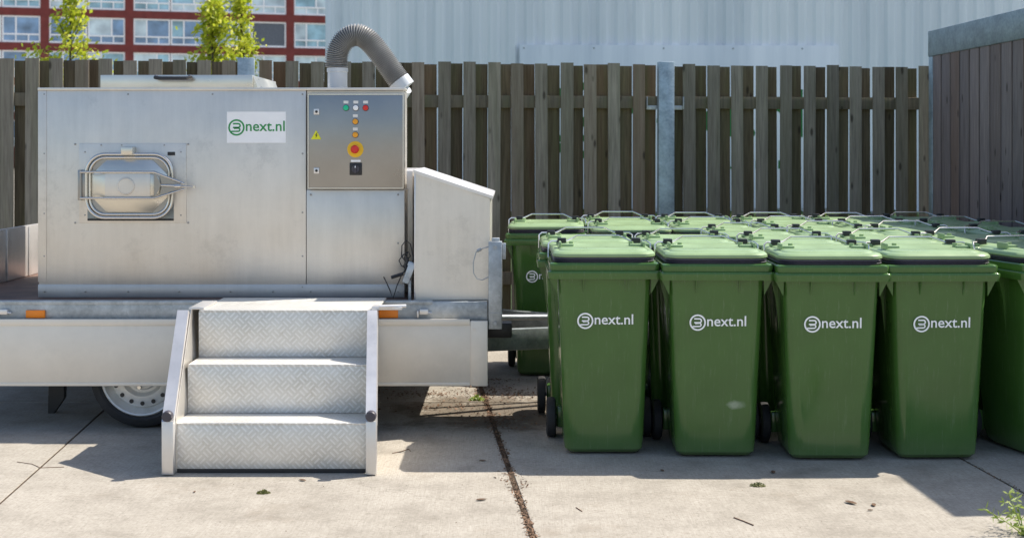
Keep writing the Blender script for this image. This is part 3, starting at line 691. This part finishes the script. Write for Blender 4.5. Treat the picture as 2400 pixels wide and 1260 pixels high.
# ------------------------------------------------------------------ cable and hasp in the gap
m = MB(); d = 7.74
m.tube([P(955, 700, d), P(965, 640, d), P(968, 600, d), P(962, 572, d), P(952, 563, d), P(942, 575, d), P(941, 600, d), P(950, 612, d), P(962, 600, d), P(958, 590, d), P(945, 597, d), P(935, 610, d), P(941, 622, d), P(950, 628, d)], .0035, 6)
m.tube([P(899, 648, d), P(906, 662, d), P(914, 680, d), P(921, 700, d), P(930, 670, d), P(941, 645, d), P(952, 628, d)], .0035, 6)
m.tube([P(917, 650, d - .02), P(945, 641, d - .02)], .010, 8)
m.tube([P(950, 600, d), P(955, 612, d), P(950, 622, d), P(958, 634, d)], .012, 8)
tag(m.build('cable', M['black']), 'looped black cable hanging in the gap beside the machine', 'cable')
m = MB(); q = Matrix.Translation(P(960, 636, d - .03)) @ Matrix.Rotation(R(20), 4, 'Y')
m.box(-.02, .02, -.02, .02, -.07, .05, .006, q); m.cyl(q @ Vector((0, -.025, -.05)), q @ Vector((0, .02, -.05)), .018, 12); m.box(-.025, .025, -.015, .04, .03, .055, .004, q)
m.box(P(958, 0, d).x, P(964, 0, d).x, d - .03, d + .02, DZ + .0, P(0, 655, d).z, .002)
tag(m.build('toggle_clamp', M['galv']), 'small galvanised lever clamp on the deck between machine and sloped box', 'clamp')

# ------------------------------------------------------------------ steps
sx0, sx1 = -1.705, -.66
S = empty('metal_steps', ((sx0 + sx1) / 2, 6.6, 0), 0, 'portable three-step aluminium stair of checker plate leading up to the trailer', 'steps')
SXc = (sx0 + sx1) / 2
def sb(mb, name, mat, par=S):
    o = mb.build(name, mat, par)
    if par is S: o.location = (-SXc, -6.6, 0)
    return o
D1, D2, D3, DB = 6.59, 6.83, 7.07, 7.66; H1, H2, H3 = .247, .495, .741
i0, i1 = sx0 + .062, sx1 - .058
for (d0, d1, z0, z1) in ((D1, D2, .022, H1), (D2, D3, H1, H2), (D3, DB, H2, H3)):
    m = MB(); m.box(i0 - .005, i1 + .005, d0, d0 + .012, z0 + .002 if z0 > .1 else z0, z1 - .010, .001)
    m.box(i0 - .003, i1 + .003, d0 - .004, d1 + (.011 if d1 < DB else 0), z1 - .0095, z1, .003)
    sb(m, 'step', M['tread'])
sb(MB().box(i0, i1, D1 + .002, D1 + .03, .003, .0215), 'foot_bar', M['black'])
for x0, x1, s in ((sx0, sx0 + .058, -1), (sx1 - .052, sx1, 1)):
    m = MB(); f = 6.535
    m.box(x0, x1, f, f + .05, .004, .265, .005)
    top = H3 + .005; xs = -.045
    def q(x, y, z): return (x, y, z)
    lo, hi = .262, top
    yl, yh = f + .002, 7.03
    vs = [(x0, yl, lo), (x1, yl, lo), (x1, yl + .055, lo - .03), (x0, yl + .055, lo - .03), (x0 + xs, yh, hi), (x1 + xs, yh, hi), (x1 + xs, yh + .055, hi - .03), (x0 + xs, yh + .055, hi - .03)]
    m.add(vs, [(0, 1, 5, 4), (1, 2, 6, 5), (2, 3, 7, 6), (3, 0, 4, 7), (4, 5, 6, 7), (3, 2, 1, 0)])
    sd = sb(m, 'stringer', M['alu_white'])
    # side cheek plate closing the steps
    xi = (x1 + .0005) if s < 0 else x0 - .0035
    c = MB(); poly = [(xi, f + .05, .01), (xi, f + .045, .27), (xi + xs * .9, 7.06, top - .002), (xi + xs * .9, DB - .03, top - .012), (xi + xs * .9, DB - .03, .62), (xi, 6.95, .01)]
    c.add([(a, b_, z) for a, b_, z in poly] + [(a + .003, b_, z) for a, b_, z in poly], [tuple(range(6))[::-1], tuple(range(6, 12))] + [(i, (i + 1) % 6, 6 + (i + 1) % 6, 6 + i) for i in range(6)])
    c.build('side_plate', M['alu'], sd)
    k = MB(); k.lathe(((x0 + x1) / 2, f - .001, .29), (0, -1, 0), [(.026, -.02), (.026, .008), (.022, .014), (0, .015)], 24); k.build('end_cap', M['seal'], sd)
# landing hooks onto the deck
m = MB(); m.box(i0 - .06, i0 + .02, 7.08, 7.40, H3 + .0015, H3 + .012, .002); sb(m, 'hook_bracket', M['alu_white']); m = MB(); m.box(i1 - .02, i1 + .14, 7.06, 7.16, H3 + .0015, H3 + .018, .003); m.cyl((i1 + .02, 7.05, H3 + .02), (i1 + .16, 7.08, H3 + .02), .010, 10)
sb(m, 'hook_bracket', M['alu_white'])

# ------------------------------------------------------------------ fence
fa = Vector((-4.6, 10.60)); fb_ = Vector((3.66, 11.78)); fl = (fb_ - fa).length; fang = math.atan2(fb_.y - fa.y, fb_.x - fa.x)
FN = empty('board_fence', (fa.x, fa.y, 0), fang, 'weathered hit-and-miss wooden board fence with galvanised posts behind the bins', 'fence')
FT = 2.305; pitch = .205
ph0 = .0
def wonky(mb, x, wd, y, z0, z1):
    l = random.uniform(-.010, .010); z1 += random.uniform(-.008, .008); t = .018
    vs = []
    for z, o in ((z0, 0), (z1, l)):
        vs += [(x - wd / 2 + o, y, z), (x + wd / 2 + o, y, z), (x + wd / 2 + o, y + t, z), (x - wd / 2 + o, y + t, z)]
    mb.add(vs, [(3, 2, 1, 0), (4, 5, 6, 7), (0, 1, 5, 4), (1, 2, 6, 5), (2, 3, 7, 6), (3, 0, 4, 7)])
mf, mk = MB(), MB()
posts = [2.46, 5.965]
for st_, pt_, k0, k1 in ((.531, .193, -9, 10), (4.438, .2073, -9, 7), (6.132, .2122, 0, 11)):
    for k in range(k0, k1):
        if st_ > 6 and k == 0: wonky(mk, 6.085, .10, .066, .06, FT - .006)
        x = st_ + pt_ * k + .052
        wonky(mf, x, .104 + random.uniform(-.003, .003), 0, .06, FT)
        if x + pt_ * .49 < fl - .03: wonky(mk, x + pt_ * .505, pt_ * .525 + random.uniform(-.004, .004), .018 + .048, .06, FT - .006)
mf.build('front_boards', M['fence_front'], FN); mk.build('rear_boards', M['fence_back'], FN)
for z in (1.93, .45):
    MB().box(-1.3, fl, .0185, .0655, z, z + .105, .003).build('rail', M['rail'], FN)
for p in posts:
    MB().box(p - .068, p + .068, -.05, .0180 + .0, .0, FT + .02, .006).build('post', M['galv_blue'], FN)
    for s in (-1, 1):
        b = MB(); b.box(p + s * .07, p + s * .16, .012, .018, 1.92, 1.955, .001); b.box(p + s * .155, p + s * .163, -.01, .018, 1.925, 2.03, .001); b.build('bracket', M['galv'], FN)

# ------------------------------------------------------------------ shed on the right
SH = empty('slatted_shed', (3.62, 11.6, 0), 0, 'dark vertical-slatted shed with galvanised top band at the right edge', 'shed')
dirv = Vector((3.86 - 3.62, 6.62 - 11.6)); ln = dirv.length; ang = math.atan2(dirv.y, dirv.x)
SH.rotation_euler = (0, 0, ang)      # local +x runs from the far corner towards the camera, local -y is outwards to the left? (see sign below)
ST = 2.6
m = MB(); k = 0; x = .095
while x < ln - .06:
    m.box(x, min(x + .178, ln - .05), -.022, .012, .08, ST - .22, .004); x += .203
m.build('cladding', M['shed_wood'], SH)
MB().box(0, ln, .013, .03, .05, ST - .1).build('backing', M['black'], SH)
m = MB().box(-.0, .085, -.025, .05, 0, ST - .2205, .004); m.box(ln - .05, ln + .03, -.025, .05, 0, ST - .2205, .004)
m.build('corner_post', M['galv_blue'], SH)
m = MB().box(-.004, ln + .03, -.03, .05, ST - .22, ST, .006); m.build('top_band', m_galv('galvanised_band', (.27, .32, .34)), SH)
MB().box(-.0, ln + .03, .051, 2.6, ST - .1, ST - .02, .0).build('roof', M['galv_dark'], SH)
MB().box(.0, .04, .051, 2.6, .05, ST - .105).build('end_wall', M['shed_wood'], SH)
MB().box(ln - .02, ln + .02, .051, 2.6, .05, ST - .105).build('end_wall', M['shed_wood'], SH)

# ------------------------------------------------------------------ white clad building with sign
CD = 22.0; cs = F / CD
C = empty('clad_building', (X(767, CD), CD, 0), R(2.0), 'pale blue-white corrugated metal building with a green sign behind the fence', 'building')
m = MB(); Wd = 17.0; pt = .30; prof = []
x = 0
while x < Wd:
    prof += [(x, .0), (x + .08, .0), (x + .13, .045), (x + .22, .045), (x + .27, .0)]; x += pt
vs = [(a, b_, .55) for a, b_ in prof] + [(a, b_, 5.2) for a, b_ in prof]; n = len(prof)
m.add(vs, [(i, i + 1, n + i + 1, n + i) for i in range(n - 1)])
m.build('corrugated_wall', M['clad'], C, fix=False)
MB().box(-.02, Wd, .05, 7, .5, 5.25, .01).build('building_core', M['clad'], C)
MB().box(-.03, .05, -.015, .2, .45, 5.2, .01).build('corner_flashing', M['clad'], C)
MB().box(.06, Wd, -.02, .049, .43, .548, .0).build('base_strip', M['galv_dark'], C)
MB().box(.1, Wd, .3, 6.8, .0, .50, .0).build('plinth', M['black'], C)
def cx_(px): return X(px, CD) - X(767, CD)
sg = MB().box(cx_(1218), cx_(1975), -.045, -.003, Z(490, CD), Z(104, CD), .004).build('sign_board', M['clad'], C)
for px in range(1228, 1975, 165):
    s_ = MB(); s_.lathe((cx_(px), -.045, Z(112, CD)), (0, -1, 0), [(.016, 0), (.012, .01), (0, .012)], 8); s_.build('screw', M['galv'], sg)
cxl, czl = cx_(1580), Z(282, CD)
logo_mesh((1910 - 1292) / cs, lambda x, z: (cxl + 0.0 + x, -.047, czl + z)).build('logo', M['sign_green'], sg, fix=False)
m = MB(); xx = cx_(1590); random.seed(3)
while xx < cx_(1880):
    wdt = random.choice((.05, .08, .1)); m.box(xx, xx + wdt * .45, -.049, -.046, Z(396, CD), Z(376, CD)); m.box(xx + wdt * .5, xx + wdt, -.049, -.046, Z(396, CD), Z(391, CD)); xx += wdt + .06
m.build('small_print', M['sign_green'], sg)

# hedge strip below the cladding
hd = MB(); random.seed(5)
for k in range(9000):
    xx = random.uniform(X(700, 21.3), X(767, CD) + 16); yy = random.uniform(20.6, 21.6); zz = random.random() ** .6 * .58
    a = Vector((random.gauss(0, 1), random.gauss(0, 1), random.gauss(0, 1))).normalized() * .05; b_ = Vector((random.gauss(0, 1), random.gauss(0, 1), random.gauss(0, 1))).normalized() * .05
    c = Vector((xx, yy, zz)); hd.add([c - a, c - b_, c + a, c + b_], [(0, 1, 2, 3)])
tag(hd.build('low_hedge', M['hedge'], fix=False), 'low dark green hedge along the foot of the pale building', 'hedge')

# ------------------------------------------------------------------ apartment block
bd0 = 110.0; A = empty('apartment_block', (X(105, bd0), bd0, 0), R(16), 'red brick apartment block with white gridded windows, far behind the fence', 'building')
fp, bp, bh, cw = 2.83, 6.65, .64, .68
zb0 = Z(110, bd0)            # a beam centre
floors = [k for k in range(-3, 4)]; bays = range(-2, 7)
wall = MB()
for k in floors:
    zc = zb0 + k * fp
    wall.box(-2 * bp - cw / 2, 7 * bp, 0, .5, zc - bh / 2, zc + bh / 2)
for i in range(-2, 8):
    for k in floors[:-1]:
        zc = zb0 + k * fp; wall.box(i * bp - cw / 2, i * bp + cw / 2, .002, .5, zc + bh / 2, zc + fp - bh / 2)
wall.box(-2 * bp, 7 * bp, .6, 12, 0, zb0 + 3 * fp); wall.box(-2 * bp - cw / 2, 7 * bp, .002, .5, 0, zb0 - 3 * fp - bh / 2)
wall.build('wall', M['brick'], A)
random.seed(11)
for i in bays:
    for k in floors[:-1]:
        z0 = zb0 + k * fp + bh / 2; z1 = z0 + fp - bh; x0 = i * bp + cw / 2; x1 = (i + 1) * bp - cw / 2
        for hh in range(2):
            a = x0 + hh * (x1 - x0) / 2 + (.03 if hh else 0); b_ = a + (x1 - x0) / 2 - (.03 if not hh else .03); t = .09
            f = MB(); zt2 = z0 + .62; t = .125; cut = a + (b_ - a) * ((.34 if (i + k) % 2 else .62))
            blind = (i == 2 and k == 0 and hh == 1)
            for bx in ((a, b_, z0, z0 + t * 1.3), (a, b_, z1 - t, z1), (a, a + t, z0 + t * 1.3, z1 - t), (b_ - t, b_, z0 + t * 1.3, z1 - t)): f.box(bx[0], bx[1], .08, .2, bx[2], bx[3])
            if not blind:
                f.box(a + t, b_ - t, .09, .19, zt2, zt2 + t); f.box(cut, cut + t, .09, .19, zt2 + t, z1 - t)
                for q_ in (.34, .67): f.box(a + (b_ - a) * q_, a + (b_ - a) * q_ + t * .8, .095, .185, z0 + t * 1.3, zt2)
            fr = f.build('window', M['white'], A)
            if blind: MB().box(a + t, b_ - t, .15, .18, z0 + t, z1 - t).build('blind', M['blind'], fr)
            else:
                mt = random.choice(('pane_a', 'pane_b', 'pane_c', 'pane_c')); MB().box(a + t, cut, .16, .18, zt2 + t, z1 - t).build('pane', M[random.choice(('pane_b', 'pane_c', 'pane_a'))], fr)
                pm = MB().box(cut + t, b_ - t, .16, .18, zt2 + t, z1 - t); pm.box(a + t, b_ - t, .16, .18, z0 + t, zt2); pm.build('pane', M[mt], fr)

# ------------------------------------------------------------------ young trees beyond the fence
def tree(px, top_y, prof, label, seed, D=24.0, leaves=1900):
    random.seed(seed); s = F / D; x0 = X(px, D); H = Z(top_y, D)
    T_ = empty('young_tree', (x0, D, 0), 0, label, 'tree', 'young trees beyond the fence')
    t = MB(); t.tube([(0, 0, 0), (.02, 0, 1.2), (-.01, .01, 2.4), (.0, 0, H - .1)], [.06, .05, .03, .006], 8)
    lv = MB(); br = MB()
    zz = 1.6
    def rad(z):
        for (za, ra), (zc, rc) in zip(prof, prof[1:]):
            if za <= z <= zc: return ra + (rc - ra) * (z - za) / (zc - za)
        return prof[-1][1]
    tips = []
    while zz < H - .15:
        for k in range(2):
            a = random.uniform(0, 6.283); r = rad(zz + .25) * random.uniform(.35, 1.3)
            e = Vector((math.cos(a) * r, math.sin(a) * r, zz + random.uniform(.15, .5)))
            b0 = Vector((0, 0, zz)); br.tube([b0, b0.lerp(e, .5) + Vector((0, 0, -.03)), e], [.014, .009, .003], 5)
            tips += [b0.lerp(e, q) for q in (.35, .55, .7, .85, 1.0)]
        zz += .13
    tips += [Vector((0, 0, z)) for z in (H - .3, H - .2, H - .1, H)]
    for k in range(leaves):
        c = random.choice(tips) + Vector((random.gauss(0, .10), random.gauss(0, .10), random.gauss(0, .08)))
        a = Vector((random.gauss(0, 1), random.gauss(0, 1), random.gauss(0, 1))).normalized(); u = a.orthogonal().normalized(); v = a.cross(u); sz = random.uniform(.035, .062)
        lv.add([c - u * sz, c - v * sz * .6, c + u * sz, c + v * sz * .6], [(0, 1, 2, 3)])
    tr = t.build('trunk', M['bark'], T_); br.build('branches', M['bark'], T_); lv.build('crown', M['leaf'], T_, fix=False)
tree(165, -18, [(1.0, .9), (3.0, .85), (3.25, .68), (3.5, .42), (3.8, .26), (4.4, .10)], 'slender yellow-green young tree behind the left stretch of fence', 21)
tree(499, 8, [(1.0, .5), (3.0, .45), (3.3, .36), (3.8, .2), (4.3, .08)], 'yellow-green young tree with a bushy top, left one of the close pair', 22, leaves=2400)
tree(566, -10, [(1.0, .6), (3.0, .52), (3.3, .36), (3.6, .12), (4.3, .06)], 'thin yellow-green young tree by the grey blind, right one of the close pair', 23, D=24.6, leaves=1700)

# ------------------------------------------------------------------ small things on the ground
def G(px, py): D = F * CH / (py - HY); return Vector((X(px, D), D, 0))
def clump(c, r, n, mat, name, label, cat, h=.02, sz=.008):
    m = MB()
    for k in range(n):
        a = random.uniform(0, 6.283); q = r * random.random() ** .6; p = Vector((q * math.cos(a), q * math.sin(a) * .7, random.random() * h * (1 - q / r) + .003))
        u = Vector((random.gauss(0, 1), random.gauss(0, 1), random.gauss(0, .5))).normalized() * sz; v = u.orthogonal().normalized() * sz * .6
        m.add([p - u, p - v, p + u, p + v], [(0, 1, 2, 3)])
    o = m.build(name, mat, fix=False); o.location = c; return tag(o, label, cat)
random.seed(31)
clump(G(1776, 1138), .035, 130, M['moss'], 'moss_tuft', 'small green moss tuft on concrete in front of the second and third bin', 'moss')
clump(G(617, 1155), .03, 110, M['moss'], 'moss_tuft', 'small moss tuft on the concrete in front of the steps', 'moss')
clump(G(1118, 937), .05, 120, M['leaf2'], 'weed_tuft', 'bright little weed growing at the crossing of the slab joints', 'weed', .04, .012)
def dryleaf(px, py, s, label):
    c = G(px, py); m = MB(); pr_ = [(-1, 0), (-.5, .35), (.1, .42), (.7, .22), (1, 0), (.6, -.3), (0, -.4), (-.6, -.25)]
    an = random.uniform(0, 6.28); ca, sa = math.cos(an), math.sin(an)
    top = [((x * ca - y * sa) * s, (x * sa + y * ca) * s, .004 + .35 * s * (abs(y) + .3 * x * x)) for x, y in pr_]
    m.add([(0, 0, .006)] + top, [(0, i + 1, (i + 1) % 8 + 1) for i in range(8)]); m.add([(0, 0, .004)] + [(x, y, z - .002) for x, y, z in top], [(0, (i + 1) % 8 + 1, i + 1) for i in range(8)])
    o = m.build('dry_leaf', M['dry'], fix=False); o.location = c; tag(o, label, 'leaf', 'dry leaves on the concrete')
for px, py, s, l in ((709, 1126, .022, 'brown curled leaf just in front of the steps, right of centre'), (1128, 1172, .026, 'brown leaf lying left of the slab joint near the bottom edge'),
                     (1994, 1179, .034, 'larger brown leaf in front of the third and fourth bins'), (2048, 1184, .024, 'small brown leaf beside the larger leaf on the right'),
                     (1812, 1107, .026, 'brown leaf at the shadow edge in front of the third bin'), (1552, 1103, .018, 'tiny brown leaf in the shadow between first and second bins'),
                     (1131, 1080, .02, 'small leaf in the bin shadow left of the joint'), (2040, 1196, .014, 'tiny dark crumb leaf below the pair of leaves'), (456, 1153, .012, 'tiny leaf in front of the lower left of the steps')): dryleaf(px, py, s, l)
def twig(pts, r, label):
    m = MB(); q = [G(*p) + Vector((0, 0, r)) for p in pts]; c = q[0].copy(); m.tube([p - c for p in q], r, 6); o = m.build('twig', M['dry']); o.location = c; tag(o, label, 'twig', 'twigs on the concrete')
twig([(1720, 1213), (1742, 1221), (1766, 1231)], .0026, 'thin straight twig on the sunlit concrete below the second bin')
twig([(1350, 1189), (1358, 1194), (1364, 1198)], .002, 'very short twig right of the slab joint')
twig([(40, 1082), (75, 1087), (95, 1096), (150, 1094)], .0016, 'thin pale twig crossing the left slab joint')
twig([(920, 1062), (940, 1058), (958, 1052), (962, 1057)], .0022, 'crooked twig at the shadow edge right of the steps')
# litter, dark crumbs along the joints and under the drawbar
m = MB(); random.seed(41)
def crumb(p, s):
    u = Vector((random.gauss(0, 1), random.gauss(0, 1), random.gauss(0, .3))).normalized() * s; v = Vector((-u.y, u.x, random.gauss(0, .3) * s)) * random.uniform(.3, .8); p = p + Vector((0, 0, .003 + abs(u.z) + abs(v.z)))
    m.add([p - u, p - v, p + u, p + v], [(0, 1, 2, 3)])
for k in range(1700):
    ax, ay = random.gauss(0, 1), random.gauss(0, 1); c = random.choice(((1060, 955, 75, 9), (1190, 985, 60, 10), (1140, 905, 40, 14), (1010, 925, 70, 6), (1200, 925, 45, 8)))
    crumb(G(c[0] + ax * c[2], max(890, c[1] + ay * c[3])), random.uniform(.003, .013))
for k in range(1800):
    d = random.uniform(5.0, 9.0); xx = .044 + JS * (d - 6) + random.gauss(0, .012 + .035 * max(0, math.sin(d * 5.1)) ** 3); crumb(Vector((xx, d, -.003)), random.uniform(.003, .010))
for k in range(260):
    d = random.uniform(5.6, 7.4); xx = .044 + 2.34 + JS * (d - 6) + random.gauss(0, .012); crumb(Vector((xx, d, -.006)), random.uniform(.003, .01))
for k in range(420): crumb(Vector((random.uniform(-3.2, 3.2), random.uniform(5.2, 7.0), 0)), random.uniform(.0015, .004))
tag(m.build('leaf_litter', M['dry'], fix=False), 'dark crumbs and leaf litter on the concrete by the drawbar and joints', 'litter', kind='stuff')
# weed at the lower right
W_ = empty('weed_plant', G(2400, 1254), 0, 'feathery green weed at the bottom right corner of the yard', 'weed')
m = MB(); random.seed(52)
for k in range(13):
    a = random.uniform(0, 6.28); Ln = random.uniform(.10, .24); el = random.uniform(.1, 1.1)
    dr_ = Vector((math.cos(a) * math.cos(el), math.sin(a) * math.cos(el), math.sin(el))); pr2 = Vector((0, 0, 0)); st_ = []
    for j in range(7):
        st_.append(pr2.copy()); pr2 = pr2 + dr_ * Ln / 6; dr_ = (dr_ + Vector((0, 0, -.05))).normalized(); pr2.z = max(pr2.z, .004)
    m.tube(st_, [.003 * (1 - j / 8) for j in range(7)], 4)
    for j in range(1, 7):
        for q in range(5):
            u = (Vector((random.gauss(0, 1), random.gauss(0, 1), random.gauss(0, .7)))).normalized() * random.uniform(.02, .045); v = u.orthogonal().normalized() * .0045
            p = st_[j]; m.add([p, p + u * .5 + v, p + u, p + u * .5 - v], [(0, 1, 2, 3)])
m.build('leaves', M['leaf2'], W_, fix=False)
